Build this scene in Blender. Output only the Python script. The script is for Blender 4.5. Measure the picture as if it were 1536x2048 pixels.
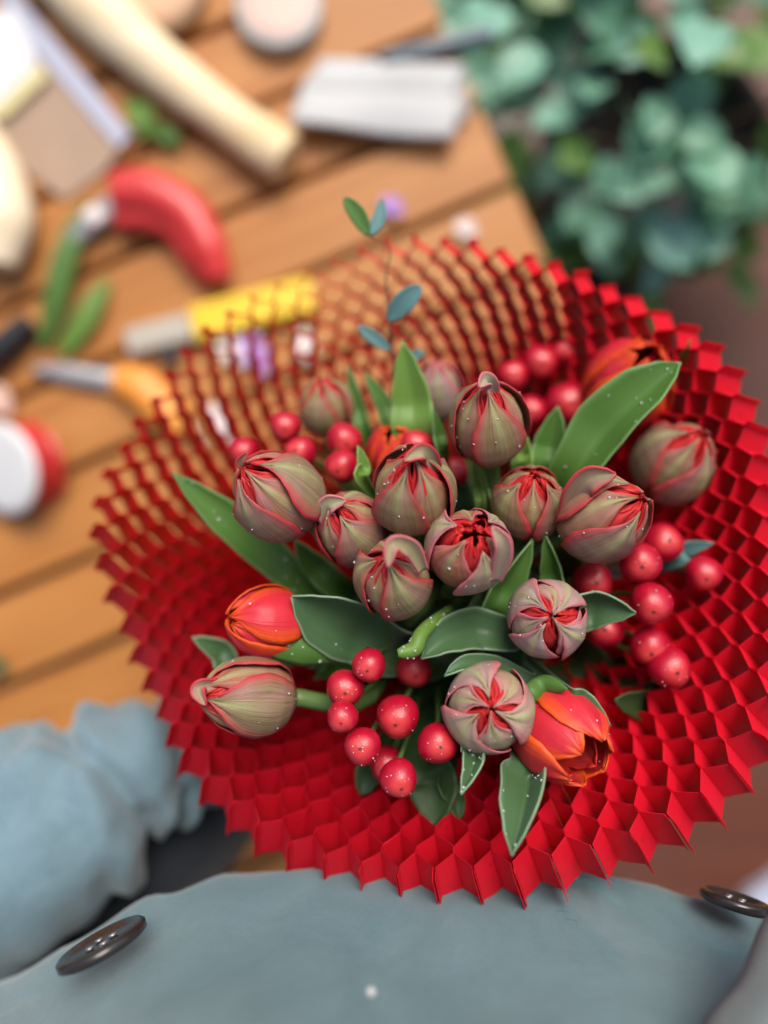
import bpy, math, random
from mathutils import Vector, Matrix, Quaternion, noise

# ------------------------------------------------------------------ camera, light, exposure
scene = bpy.context.scene
for o in list(bpy.data.objects): bpy.data.objects.remove(o)
CAM_H = 0.64            # the phone is held 64 cm above the low table, looking straight down
FPX = 1507.0            # focal length for a 1536 x 2048 picture
cam_d = bpy.data.cameras.new('camera'); cam = bpy.data.objects.new('camera', cam_d)
scene.collection.objects.link(cam); scene.camera = cam
cam.location = (0, 0, CAM_H); cam.rotation_euler = (0, 0, 0)
cam_d.sensor_fit = 'VERTICAL'; cam_d.sensor_height = 36; cam_d.sensor_width = 27
cam_d.lens = FPX/2048*36
cam_d.clip_start = 0.01; cam_d.clip_end = 50
cam_d.dof.use_dof = True; cam_d.dof.focus_distance = 0.273; cam_d.dof.aperture_fstop = 1.9

SUN_EL, SUN_AZ = math.radians(54), math.radians(12)      # azimuth from +Y towards +X
w = bpy.data.worlds.new('World'); scene.world = w; w.use_nodes = True
nt = w.node_tree
sky = nt.nodes.new('ShaderNodeTexSky'); sky.sky_type = 'NISHITA'; sky.sun_disc = False
sky.sun_elevation = SUN_EL; sky.sun_rotation = SUN_AZ; sky.air_density = 0.8; sky.dust_density = 4.0
nt.links.new(sky.outputs[0], nt.nodes['Background'].inputs[0])
nt.nodes['Background'].inputs[1].default_value = 0.125
sd = bpy.data.lights.new('sun', 'SUN'); sd.energy = 2.0; sd.angle = math.radians(34); sd.color = (1, .95, .88)
so = bpy.data.objects.new('sun', sd); scene.collection.objects.link(so)
sv = Vector((math.sin(SUN_AZ)*math.cos(SUN_EL), math.cos(SUN_AZ)*math.cos(SUN_EL), math.sin(SUN_EL)))
so.rotation_euler = sv.to_track_quat('Z', 'Y').to_euler()
so.location = (0.3, 0.6, 2)
scene.render.engine = 'CYCLES'
vs = scene.view_settings
vs.view_transform = 'Standard'; vs.look = 'None'; vs.gamma = 1; vs.use_curve_mapping = False
vs.exposure = 0.6

# ------------------------------------------------------------------ helpers
R = math.radians
COL = scene.collection
def P(u, v, d):
    return Vector(((u-768)/FPX*d, (1024-v)/FPX*d, CAM_H-d))
OFF = {}
def off(p): return OFF.get(p.name, Vector()) if p else Vector()
def tag(o, label=None, cat=None, group=None, kind=None):
    for k, val in (('label', label), ('category', cat), ('group', group), ('kind', kind)):
        if val: o[k] = val
    return o
def thing(name, label, cat, loc, group=None):
    o = bpy.data.objects.new(name, None); COL.objects.link(o); o.location = loc
    o.empty_display_size = .01
    OFF[o.name] = Vector(loc); tag(o, label, cat, group); return o
def mk(name, vf, mat, parent=None, smooth=True, solid=0, kind=None, subsurf=0, bevel=0):
    """vf: (verts in world space, faces[, uvs per vert])"""
    verts, faces = vf[0], vf[1]
    q = off(parent)
    me = bpy.data.meshes.new(name)
    me.from_pydata([tuple(Vector(v)-q) for v in verts], [], faces)
    if len(vf) > 2:
        uv = me.uv_layers.new(name='UVMap'); vi = [0]*len(me.loops); me.loops.foreach_get('vertex_index', vi)
        flat = []
        for i in vi: flat += [vf[2][i][0], vf[2][i][1]]
        uv.data.foreach_set('uv', flat)
    if smooth: me.polygons.foreach_set('use_smooth', [True]*len(me.polygons))
    me.materials.append(mat); me.update()
    o = bpy.data.objects.new(name, me); COL.objects.link(o)
    if parent: o.parent = parent; OFF[o.name] = q
    else: OFF[o.name] = Vector()
    if solid:
        m = o.modifiers.new('solid', 'SOLIDIFY'); m.thickness = solid; m.offset = 0
    if bevel:
        m = o.modifiers.new('bevel', 'BEVEL'); m.width = bevel; m.segments = 3; m.limit_method = 'ANGLE'; m.angle_limit = R(40)
    if subsurf:
        m = o.modifiers.new('sub', 'SUBSURF'); m.levels = subsurf; m.render_levels = subsurf
    if kind: o['kind'] = kind
    return o
def inst(name, me, parent, loc, rot=None, scale=(1,1,1), color=None):
    o = bpy.data.objects.new(name, me); COL.objects.link(o)
    o.parent = parent; o.location = Vector(loc)-off(parent)
    if rot is not None: o.rotation_mode = 'QUATERNION'; o.rotation_quaternion = rot
    o.scale = scale if hasattr(scale, '__len__') else (scale,)*3
    if color: o.color = color
    OFF[o.name] = off(parent); return o
def grid(ni, nj, f, wrap=False):
    """f(i/ni, j/nj) -> world point; uv = (j/nj, i/ni)"""
    V, F, U = [], [], []
    for i in range(ni+1):
        for j in range(nj+1):
            V.append(f(i/ni, j/nj)); U.append((j/nj, i/ni))
    for i in range(ni):
        for j in range(nj):
            a = i*(nj+1)+j; F.append((a, a+1, a+nj+2, a+nj+1))
    return V, F, U
def lerp(a, b, t): return a+(b-a)*t
def interp(pts, x):
    if x <= pts[0][0]: return pts[0][1]
    for (x0, y0), (x1, y1) in zip(pts, pts[1:]):
        if x <= x1:
            t = (x-x0)/(x1-x0); return y0+(y1-y0)*(t*t*(3-2*t)*.4+t*.6)
    return pts[-1][1]
def catmull(pts, t):
    n = len(pts)-1; x = min(max(t, 0), .99999)*n; i = int(x); f = x-i
    p1, p2 = pts[i], pts[i+1]
    p0 = pts[i-1] if i > 0 else p1*2-p2
    p3 = pts[i+2] if i+2 <= n else p2*2-p1
    return .5*((2*p1)+(p2-p0)*f+(2*p0-5*p1+4*p2-p3)*f*f+(3*p1-p0-3*p2+p3)*f*f*f)
def smooth01(x): x = min(max(x, 0), 1); return x*x*(3-2*x)
def frame(d, hint=Vector((0, 1, 0.03))):
    d = d.normalized(); s = d.cross(hint)
    if s.length < 1e-4: s = d.cross(Vector((1, 0, 0)))
    s.normalize(); return s, s.cross(d).normalized(), d
def tube(pts, radii, seg=8, n=None, flat=1.0, cap=True, up=None):
    """tube along a Catmull spline; flat squashes the section along 'up'"""
    n = n or max(2, (len(pts)-1)*4)
    V, F, U = [], [], []
    rp = [(i/(len(radii)-1), r) for i, r in enumerate(radii)]
    for i in range(n+1):
        t = i/n; c = catmull(pts, t); d = catmull(pts, min(t+.02, 1))-catmull(pts, max(t-.02, 0))
        a, b, _ = frame(d, up or Vector((.13, .31, 1)))
        r = interp(rp, t)
        for k in range(seg):
            th = 2*math.pi*k/seg
            V.append(c+a*(r*math.cos(th))+b*(r*flat*math.sin(th))); U.append((k/seg, t))
    for i in range(n):
        for k in range(seg):
            k2 = (k+1) % seg; F.append((i*seg+k, i*seg+k2, (i+1)*seg+k2, (i+1)*seg+k))
    if cap: F.append(tuple(range(seg))[::-1]); F.append(tuple(n*seg+k for k in range(seg)))
    return V, F, U
def join(*parts):
    V, F, U = [], [], []
    for p in parts:
        b = len(V); V += p[0]; F += [tuple(i+b for i in f) for f in p[1]]; U += (p[2] if len(p) > 2 else [(0, 0)]*len(p[0]))
    return V, F, U
def prism(poly, z0, z1):
    """upright prism over a polygon given as world xy"""
    n = len(poly)
    V = [Vector((x, y, z0)) for x, y in poly]+[Vector((x, y, z1)) for x, y in poly]
    F = [tuple(range(n))[::-1], tuple(range(n, 2*n))]+[(i, (i+1) % n, n+(i+1) % n, n+i) for i in range(n)]
    return V, F
def lathe(c, axis, prof, seg=28):
    a, b, d = frame(axis)
    V, F = [], []
    for r, z in prof:
        for k in range(seg):
            th = 2*math.pi*k/seg; V.append(c+d*z+a*(r*math.cos(th))+b*(r*math.sin(th)))
    for i in range(len(prof)-1):
        for k in range(seg):
            k2 = (k+1) % seg; F.append((i*seg+k, i*seg+k2, (i+1)*seg+k2, (i+1)*seg+k))
    F.append(tuple(range(seg))[::-1]); F.append(tuple((len(prof)-1)*seg+k for k in range(seg)))
    return V, F

# ------------------------------------------------------------------ materials
class NB:
    def __init__(s, name):
        s.m = bpy.data.materials.new(name); s.m.use_nodes = True; s.t = s.m.node_tree
        s.b = s.t.nodes['Principled BSDF']; s.out = s.t.nodes['Material Output']
    def n(s, kind, **kw):
        nd = s.t.nodes.new(kind)
        for k, val in kw.items():
            if k.startswith('i_'):
                key = k[2:].replace('_', ' ')
                nd.inputs[key].default_value = val
            else: setattr(nd, k, val)
        return nd
    def l(s, a, b): s.t.links.new(a, b); return s
    def mix(s, fac, a, b, mode='MIX'):
        m = s.n('ShaderNodeMix', data_type='RGBA', blend_type=mode)
        for idx, val in ((0, fac), (6, a), (7, b)):
            if hasattr(val, 'is_output') or hasattr(val, 'links'): s.l(val, m.inputs[idx])
            else: m.inputs[idx].default_value = val if idx == 0 else (*val, 1)[:4]
        return m.outputs[2]
    def ramp(s, fac, stops):
        r = s.n('ShaderNodeValToRGB'); s.l(fac, r.inputs[0]); e = r.color_ramp.elements
        while len(e) < len(stops): e.new(.5)
        for el, (p, c) in zip(e, stops): el.position = p; el.color = (*c, 1) if len(c) == 3 else c
        return r.outputs[0]
    def math(s, op, a, b=0.0, clamp=False):
        m = s.n('ShaderNodeMath', operation=op, use_clamp=clamp)
        for idx, val in ((0, a), (1, b)):
            if hasattr(val, 'links'): s.l(val, m.inputs[idx])
            else: m.inputs[idx].default_value = val
        return m.outputs[0]
    def noise(s, vec=None, scale=5, detail=4, rough=.55, dist=0):
        nd = s.n('ShaderNodeTexNoise'); nd.inputs['Scale'].default_value = scale; nd.inputs['Detail'].default_value = detail
        nd.inputs['Roughness'].default_value = rough; nd.inputs['Distortion'].default_value = dist
        if vec is not None: s.l(vec, nd.inputs['Vector'])
        return nd.outputs['Fac']
    def mapping(s, vec, scale=(1, 1, 1), rot=(0, 0, 0)):
        m = s.n('ShaderNodeMapping'); s.l(vec, m.inputs[0]); m.inputs['Scale'].default_value = scale; m.inputs['Rotation'].default_value = rot
        return m.outputs[0]
    def bump(s, h, strength=.3, dist=.001):
        b = s.n('ShaderNodeBump'); b.inputs['Strength'].default_value = strength; b.inputs['Distance'].default_value = dist
        s.l(h, b.inputs['Height']); s.l(b.outputs[0], s.b.inputs['Normal']); return b.outputs[0]
    def col(s, c):
        if hasattr(c, 'links'): s.l(c, s.b.inputs['Base Color'])
        else: s.b.inputs['Base Color'].default_value = (*c, 1)
    def set(s, **kw):
        for k, val in kw.items(): s.b.inputs[k.replace('_', ' ')].default_value = val
        return s
    def translucent(s, c, fac):
        tr = s.n('ShaderNodeBsdfTranslucent')
        if hasattr(c, 'links'): s.l(c, tr.inputs[0])
        else: tr.inputs[0].default_value = (*c, 1)
        mx = s.n('ShaderNodeMixShader'); mx.inputs[0].default_value = fac
        s.l(s.b.outputs[0], mx.inputs[1]); s.l(tr.outputs[0], mx.inputs[2]); s.l(mx.outputs[0], s.out.inputs[0])
def simple(name, c, rough=.5, var=.12, scale=60, bump=0, **kw):
    n = NB(name); tc = n.n('ShaderNodeTexCoord').outputs['Object']
    nz = n.noise(tc, scale, 4)
    n.col(n.mix(nz, tuple(x*(1-var) for x in c), tuple(min(1, x*(1+var)) for x in c)))
    n.set(Roughness=rough, **kw)
    if bump: n.bump(n.noise(tc, scale*4, 3), bump, .001)
    return n.m
M = {}
def bud_material(name, edge, e0=.45):
    n = NB(name); uv = n.n('ShaderNodeUVMap').outputs[0]
    sx = n.n('ShaderNodeSeparateXYZ'); n.l(uv, sx.inputs[0])
    t = n.math('ABSOLUTE', n.math('SUBTRACT', n.math('MULTIPLY', sx.outputs[0], 2), 1))
    oi = n.n('ShaderNodeObjectInfo')
    rnd = oi.outputs['Random']
    comb = n.n('ShaderNodeCombineXYZ'); n.l(sx.outputs[0], comb.inputs[0]); n.l(sx.outputs[1], comb.inputs[1])
    n.l(n.math('MULTIPLY', rnd, 9), comb.inputs[2])
    streak = n.noise(n.mapping(comb.outputs[0], (26, 1.3, 4)), 1, 4, .6, .25)
    blotch = n.noise(n.mapping(comb.outputs[0], (3.4, 2.2, 3)), 1.2, 3, .6, .6)
    base = n.mix(n.ramp(streak, [(.3, (0, 0, 0)), (.7, (1, 1, 1))]), n.mix(.4, oi.outputs['Color'], (.10, .055, .03)), n.mix(.5, oi.outputs['Color'], (.36, .32, .13)))
    base = n.mix(n.ramp(blotch, [(.42, (0, 0, 0)), (.72, (.75, .75, .75))]), base, (.37, .17, .17))
    # green mid streak running up each petal
    mid = n.math('MULTIPLY', n.ramp(t, [(0, (1, 1, 1)), (.32, (0, 0, 0))]), n.ramp(sx.outputs[1], [(.25, (0, 0, 0)), (.8, (.75, .75, .75))]))
    base = n.mix(mid, base, (.33, .36, .15))
    ef = n.math('ADD', t, n.math('MULTIPLY', n.math('SUBTRACT', streak, .5), .55))
    ef = n.ramp(ef, [(e0, (0, 0, 0)), (lerp(e0, 1, .5), (.45, .45, .45)), (.99, (1, 1, 1))])
    col = n.mix(ef, base, edge)
    n.col(col); n.set(Roughness=.42)
    n.b.inputs['Specular IOR Level'].default_value = .26
    n.bump(n.noise(n.mapping(comb.outputs[0], (38, 1.6, 4)), 1, 3, .6, .2), .35, .0012)
    n.translucent(n.mix(.5, col, (.6, .1, .06)), .16)
    return n.m
def red_material(name, c_mid, c_edge, tr=.22):
    n = NB(name); uv = n.n('ShaderNodeUVMap').outputs[0]
    sx = n.n('ShaderNodeSeparateXYZ'); n.l(uv, sx.inputs[0])
    t = n.math('ABSOLUTE', n.math('SUBTRACT', n.math('MULTIPLY', sx.outputs[0], 2), 1))
    oi = n.n('ShaderNodeObjectInfo')
    comb = n.n('ShaderNodeCombineXYZ'); n.l(sx.outputs[0], comb.inputs[0]); n.l(sx.outputs[1], comb.inputs[1])
    n.l(n.math('MULTIPLY', oi.outputs['Random'], 9), comb.inputs[2])
    st = n.noise(n.mapping(comb.outputs[0], (22, 1.2, 4)), 1, 4, .6, .2)
    ef = n.math('ADD', t, n.math('MULTIPLY', n.math('SUBTRACT', st, .5), .7))
    ef = n.math('MAXIMUM', ef, n.ramp(sx.outputs[1], [(.72, (0, 0, 0)), (1, (.9, .9, .9))]))
    col = n.mix(n.ramp(ef, [(.45, (0, 0, 0)), (.98, (1, 1, 1))]), c_mid, c_edge)
    n.col(col); n.set(Roughness=.36); n.b.inputs['Specular IOR Level'].default_value = .3
    n.bump(n.noise(n.mapping(comb.outputs[0], (34, 1.5, 4)), 1, 3, .6, .2), .25, .001)
    n.translucent(c_edge, tr); return n.m
M['bud'] = bud_material('bud_petal', (.50, .045, .055), .62)
M['bud_pale'] = bud_material('pale_bud_petal', (.56, .15, .17), .62)
M['bud_in'] = red_material('bud_inner_petal', (.52, .035, .035), (.60, .022, .02), .2)
M['tulip_red'] = red_material('red_tulip_petal', (.62, .028, .045), (.80, .10, .012))
def leaf_material(name, c1, c2, edge, rough=.40, sheen=.05):
    n = NB(name); uv = n.n('ShaderNodeUVMap').outputs[0]
    sx = n.n('ShaderNodeSeparateXYZ'); n.l(uv, sx.inputs[0])
    t = n.math('ABSOLUTE', n.math('SUBTRACT', n.math('MULTIPLY', sx.outputs[0], 2), 1))
    oi = n.n('ShaderNodeObjectInfo')
    comb = n.n('ShaderNodeCombineXYZ'); n.l(sx.outputs[0], comb.inputs[0]); n.l(sx.outputs[1], comb.inputs[1])
    n.l(n.math('MULTIPLY', oi.outputs['Random'], 7), comb.inputs[2])
    st = n.noise(n.mapping(comb.outputs[0], (30, .9, 3)), 1, 4, .6, .1)
    bl = n.noise(n.mapping(comb.outputs[0], (2, 2.4, 3)), 1.3, 3)
    col = n.mix(n.math('ADD', n.math('MULTIPLY', st, .5), n.math('MULTIPLY', bl, .5)), c1, c2)
    col = n.mix(n.ramp(t, [(.93, (0, 0, 0)), (1.0, (.5, .5, .5))]), col, edge)
    n.col(col); n.set(Roughness=rough); n.b.inputs['Sheen Weight'].default_value = sheen
    n.b.inputs['Sheen Tint'].default_value = (.75, .95, .95, 1); n.b.inputs['Sheen Roughness'].default_value = .35
    n.b.inputs['Specular IOR Level'].default_value = .34
    n.bump(n.noise(n.mapping(comb.outputs[0], (60, 1, 3)), 1, 2, .5, .1), .18, .0008)
    n.translucent(n.mix(.5, col, (.16, .32, .03)), .22); return n.m
M['leaf'] = leaf_material('tulip_leaf', (.055, .14, .022), (.11, .23, .045), (.25, .40, .17))
M['leaf_blue'] = leaf_material('glaucous_leaf', (.05, .115, .04), (.095, .18, .08), (.38, .5, .33), .36, .12)
M['leaf_bright'] = leaf_material('young_leaf', (.10, .21, .03), (.18, .31, .06), (.34, .45, .16))
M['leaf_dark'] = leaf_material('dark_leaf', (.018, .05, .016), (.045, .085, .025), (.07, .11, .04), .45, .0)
M['euca'] = leaf_material('eucalyptus_leaf', (.06, .16, .15), (.13, .26, .26), (.2, .34, .33), .5, .3)
M['stem'] = simple('green_stem', (.085, .15, .04), .45, .25, 90)
M['twig'] = simple('brown_twig', (.09, .055, .03), .6, .3, 150)

def berry_material():
    n = NB('berry_skin'); tc = n.n('ShaderNodeTexCoord').outputs['Object']
    oi = n.n('ShaderNodeObjectInfo')
    n1 = n.noise(tc, 3, 4); n2 = n.noise(tc, 28, 3, .7)
    c = n.mix(n1, (.30, .002, .016), (.47, .006, .028))
    sx = n.n('ShaderNodeSeparateXYZ'); n.l(tc, sx.inputs[0])
    c = n.mix(n.ramp(sx.outputs[2], [(.72, (0, 0, 0)), (1.0, (.6, .6, .6))]), c, (.66, .06, .05))
    c = n.mix(n.ramp(n2, [(.64, (0, 0, 0)), (.74, (.5, .5, .5))]), c, (.72, .07, .07))
    n.col(c); n.set(Roughness=.3); n.b.inputs['Coat Weight'].default_value = .12; n.b.inputs['Coat Roughness'].default_value = .25
    n.b.inputs['Specular IOR Level'].default_value = .5
    n.bump(n.noise(tc, 12, 3), .12, .02); return n.m
M['berry'] = berry_material()
M['berry_tip'] = simple('dry_berry_tip', (.05, .02, .012), .8)

def paper_material():
    n = NB('red_honeycomb_paper'); tc = n.n('ShaderNodeTexCoord').outputs['Object']
    a = n.noise(tc, 55, 4, .6); f = n.noise(n.mapping(tc, (700, 700, 90)), 1, 2)
    col = n.mix(a, (.68, .005, .022), (.82, .010, .036))
    col = n.mix(n.ramp(n.noise(tc, 130, 2), [(.66, (0, 0, 0)), (.72, (.5, .5, .5))]), col, (.48, .004, .02))
    n.col(col); n.set(Roughness=.55); n.b.inputs['Specular IOR Level'].default_value = .35
    n.bump(f, .15, .0005); n.translucent((.9, .015, .05), .3); return n.m
M['paper'] = paper_material()
def wood_material(name, c1, c2, c3, ang, rough=.45, sc=1):
    n = NB(name); tc = n.n('ShaderNodeTexCoord').outputs['Object']
    oi = n.n('ShaderNodeObjectInfo')
    ad = n.n('ShaderNodeVectorMath', operation='ADD'); n.l(tc, ad.inputs[0])
    cx = n.n('ShaderNodeCombineXYZ'); n.l(n.math('MULTIPLY', oi.outputs['Random'], 30), cx.inputs[0]); n.l(n.math('MULTIPLY', oi.outputs['Random'], 17), cx.inputs[1])
    n.l(cx.outputs[0], ad.inputs[1])
    v = n.mapping(ad.outputs[0], (3*sc, 60*sc, 20*sc), (0, 0, -ang))
    g = n.noise(v, 1, 5, .65, .6); b = n.noise(n.mapping(ad.outputs[0], (4*sc, 9*sc, 4), (0, 0, -ang)), 1, 3)
    col = n.mix(n.ramp(g, [(.3, (0, 0, 0)), (.72, (1, 1, 1))]), c1, c2)
    col = n.mix(n.ramp(b, [(.4, (0, 0, 0)), (.75, (.8, .8, .8))]), col, c3)
    n.col(col); n.set(Roughness=rough); n.b.inputs['Specular IOR Level'].default_value = .25; n.bump(g, .25, .001); return n.m
PL = math.atan(.43)
M['plank'] = wood_material('oiled_plank', (.29, .102, .02), (.50, .23, .066), (.42, .16, .037), 0)
M['floor'] = wood_material('reddish_floor', (.085, .027, .014), (.125, .042, .022), (.115, .055, .042), .5, .4, .6)
M['pale_wood'] = wood_material('pale_wood', (.66, .47, .23), (.80, .64, .38), (.85, .74, .55), R(-40), .3)
M['slice_wood'] = wood_material('slice_wood', (.55, .33, .19), (.68, .44, .27), (.6, .36, .22), 0, .6)
M['bark'] = simple('bark', (.36, .22, .12), .9, .4, 120, .5)
M['white'] = simple('white_plastic', (.66, .66, .64), .35, .04)
M['card_white'] = simple('white_card', (.46, .46, .44), .6, .06)
M['card_grey'] = simple('grey_card', (.42, .41, .37), .6, .15, 40)
M['kraft'] = simple('kraft_board', (.36, .25, .17), .8, .15, 30)
M['blue_paper'] = simple('bluish_paper', (.40, .42, .51), .6, .06)
M['cream_edge'] = simple('cream_border', (.66, .58, .28), .6, .1)
M['tool_red'] = simple('red_grip', (.55, .03, .025), .33, .12, 30, .05)
M['tool_yellow'] = simple('yellow_plastic', (.78, .50, .01), .35, .06)
M['tool_orange'] = simple('orange_plastic', (.75, .28, .035), .4, .08)
M['tool_grey'] = simple('grey_plastic', (.40, .36, .29), .45, .12)
M['steel'] = simple('dull_steel', (.38, .37, .36), .35, .2, 90, .05, Metallic=.7)
M['black'] = simple('black_plastic', (.015, .015, .017), .35, .3)
M['pen'] = simple('blue_grey_barrel', (.11, .15, .17), .35, .2)
M['lilac'] = simple('lilac_petal', (.40, .22, .55), .6, .25, 120)
M['cream_petal'] = simple('cream_petal', (.72, .62, .58), .6, .12, 120)
M['pinkish'] = simple('pale_clay', (.64, .42, .33), .5, .12, 50)
M['drop'] = NB('water_drop').set(Roughness=.02, IOR=1.33, Base_Color=(1, 1, 1, 1)).m
M['drop'].node_tree.nodes['Principled BSDF'].inputs['Transmission Weight'].default_value = .75  # partly white body imitates the bright sparkle of the drops
M['drop'].node_tree.nodes['Principled BSDF'].inputs['Specular IOR Level'].default_value = 1
def cloth_material(name, c1, c2):
    n = NB(name); tc = n.n('ShaderNodeTexCoord').outputs['Object']
    big = n.ramp(n.noise(tc, 22, 5, .65, .8), [(.3, (0, 0, 0)), (.7, (1, 1, 1))]); fine = n.noise(tc, 300, 3, .7)
    wv = n.n('ShaderNodeTexWave', wave_type='BANDS'); n.l(n.mapping(tc, (1, 1, 1), (0, 0, R(38))), wv.inputs[0])
    wv.inputs['Scale'].default_value = 560; wv.inputs['Distortion'].default_value = 1.2; wv.inputs['Detail'].default_value = 1
    col = n.mix(big, c1, c2); col = n.mix(n.math('MULTIPLY', fine, .35), col, tuple(x*.55 for x in c1))
    n.col(n.mix(n.math('MULTIPLY', wv.outputs['Fac'], .16), col, tuple(min(1, x*1.7) for x in c2)))
    n.set(Roughness=.85); n.b.inputs['Sheen Weight'].default_value = .3; n.b.inputs['Sheen Roughness'].default_value = .5
    n.b.inputs['Specular IOR Level'].default_value = .2
    n.bump(n.math('ADD', wv.outputs['Fac'], fine), .25, .0006); return n.m
M['cloth'] = cloth_material('grey_blue_twill', (.066, .132, .150), (.118, .208, .226))
M['cloth_grey'] = cloth_material('grey_twill', (.12, .15, .15), (.15, .185, .18))
M['sleeve'] = cloth_material('sleeve_twill', (.09, .155, .185), (.165, .255, .295))
def foliage_material(name, c1, c2):
    n = NB(name); oi = n.n('ShaderNodeObjectInfo')
    col = n.mix(oi.outputs['Random'], c1, c2)
    n.col(col); n.set(Roughness=.42); n.b.inputs['Sheen Weight'].default_value = .3
    n.b.inputs['Sheen Tint'].default_value = (.7, 1, .95, 1)
    n.translucent((.12, .25, .03), .2); return n.m
M['shrub'] = foliage_material('shrub_leaf', (.10, .27, .14), (.22, .45, .34))
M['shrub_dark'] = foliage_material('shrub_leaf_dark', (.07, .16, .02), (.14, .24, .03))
M['pot'] = simple('dark_pot', (.025, .022, .02), .6, .3)

# ------------------------------------------------------------------ the setting: floor, low table
tag(mk('floor', ([(-4, -4, -.42), (4, -4, -.42), (4, 4, -.42), (-4, 4, -.42)], [(0, 1, 2, 3)]), M['floor'], smooth=False), kind='structure')
pd, qd = Vector((math.cos(PL), math.sin(PL), 0)), Vector((-math.sin(PL), math.cos(PL), 0))
table = thing('wooden_table', 'low table of warm orange-brown wooden planks with dark gaps between them', 'table', (-.25, .1, -.42))
END, GAP0, PITCH = .211, .0642, .074
rng = random.Random(4)
def obox(c, hx, hy, hz, ax, ay):
    az = ax.cross(ay)
    V = [c+ax*(sx*hx)+ay*(sy*hy)+az*(sz*hz) for sz in (-1, 1) for sy in (-1, 1) for sx in (-1, 1)]
    return V, [(0, 2, 3, 1), (4, 5, 7, 6), (0, 1, 5, 4), (1, 3, 7, 5), (3, 2, 6, 7), (2, 0, 4, 6)]
plank_me = None
for k in range(-5, 9):
    q0 = GAP0+k*PITCH
    c = pd*((END-1.0)/2)+qd*(q0+PITCH/2)
    c.z = -.011+rng.uniform(-.0008, .0008)
    if plank_me is None:
        o = mk('plank', obox(Vector(), (END+1.0)/2, PITCH/2-.0036, .011, Vector((1, 0, 0)), Vector((0, 1, 0))), M['plank'], None, smooth=False, bevel=.0022)
        plank_me = o.data; o.parent = table; o.location = c-table.location; o.rotation_euler.z = PL; first = o
    else:
        o = bpy.data.objects.new('plank', plank_me); COL.objects.link(o); o.parent = table
        o.location = c-table.location; o.rotation_euler.z = PL
        m = o.modifiers.new('bevel', 'BEVEL'); m.width = .0022; m.segments = 2
for pp in (.12, -.45):
    mk('batten', obox(pd*pp+qd*.19+Vector((0, 0, -.0345)), .03, .47, .0125, pd, qd), M['plank'], table, smooth=False)
for pp in (.14, -.85):
    for qq in (-.25, .6):
        c = pd*pp+qd*qq; mk('leg', obox(Vector((c.x, c.y, -.2335)), .025, .025, .1865, pd, qd), M['plank'], table, smooth=False)

# ------------------------------------------------------------------ honeycomb paper collar
ax = Vector((-.19, .29, .937)).normalized()
C = P(852, 1028, .331)
BR, TR = Vector((.60, -.80, 0)), Vector((.75, .66, 0))
cx_, cy_, _ = frame(ax, Vector((0, 1, 0)))
N_SHEETS, R_IN, R_OUT, TH, WALL = 128, .032, .151, .0245, .0094
RAD = [R_OUT]                      # every wall has the same length, so the cells grow wider and shorter towards the rim
while RAD[-1] > R_IN: RAD.append(RAD[-1]-math.sqrt(max(1e-6, WALL**2-(RAD[-1]*2*math.pi/N_SHEETS)**2)))
RAD.reverse(); NODES = len(RAD)
def dish(r):                       # height of the dish below the rim plane
    x = (R_OUT-r)/(R_OUT-R_IN); return -(.096*x+.036*x*x)
def dish_pt(r, th, s, wob=True):
    e = .001; sl = (dish(r+e)-dish(r-e))/(2*e)
    rad = cx_*math.cos(th)+cy_*(.96*math.sin(th))
    nrm = (ax-rad*sl).normalized()
    out = 1+(r/R_OUT)**1.5*(.065*max(0, rad.dot(BR))**2-.085*max(0, rad.dot(TR))**2); rad = rad*out
    h = dish(r)
    p = C+rad*r+ax*h+nrm*(TH*s)
    if wob:
        k = (r/R_OUT)**2
        p = p+ax*(k*(.005*math.sin(3*th+.6)+.003*math.sin(7*th+2)+.004*noise.noise(Vector((th*2.2, r*30, 1)))))+rad*(k*.0035*math.sin(5*th+1.2))
    return p
D = C+ax*dish(R_IN)
B = D-ax*.045
def clear(u, v, d, m):
    # depth at which a point keeps a distance m above the upper side of the collar
    for _ in range(40):
        p = P(u, v, d)-C; h = p.dot(ax); r = (p-ax*h).length
        if r > R_OUT+.012 or h-(dish(max(r, R_IN))+TH*.62) >= m: break
        d -= .002
    return d
collar = thing('paper_collar', 'bright red honeycomb paper collar spread like a dish around the tulips', 'bouquet collar', D)
dth = 2*math.pi/N_SHEETS
rng = random.Random(11)
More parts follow.
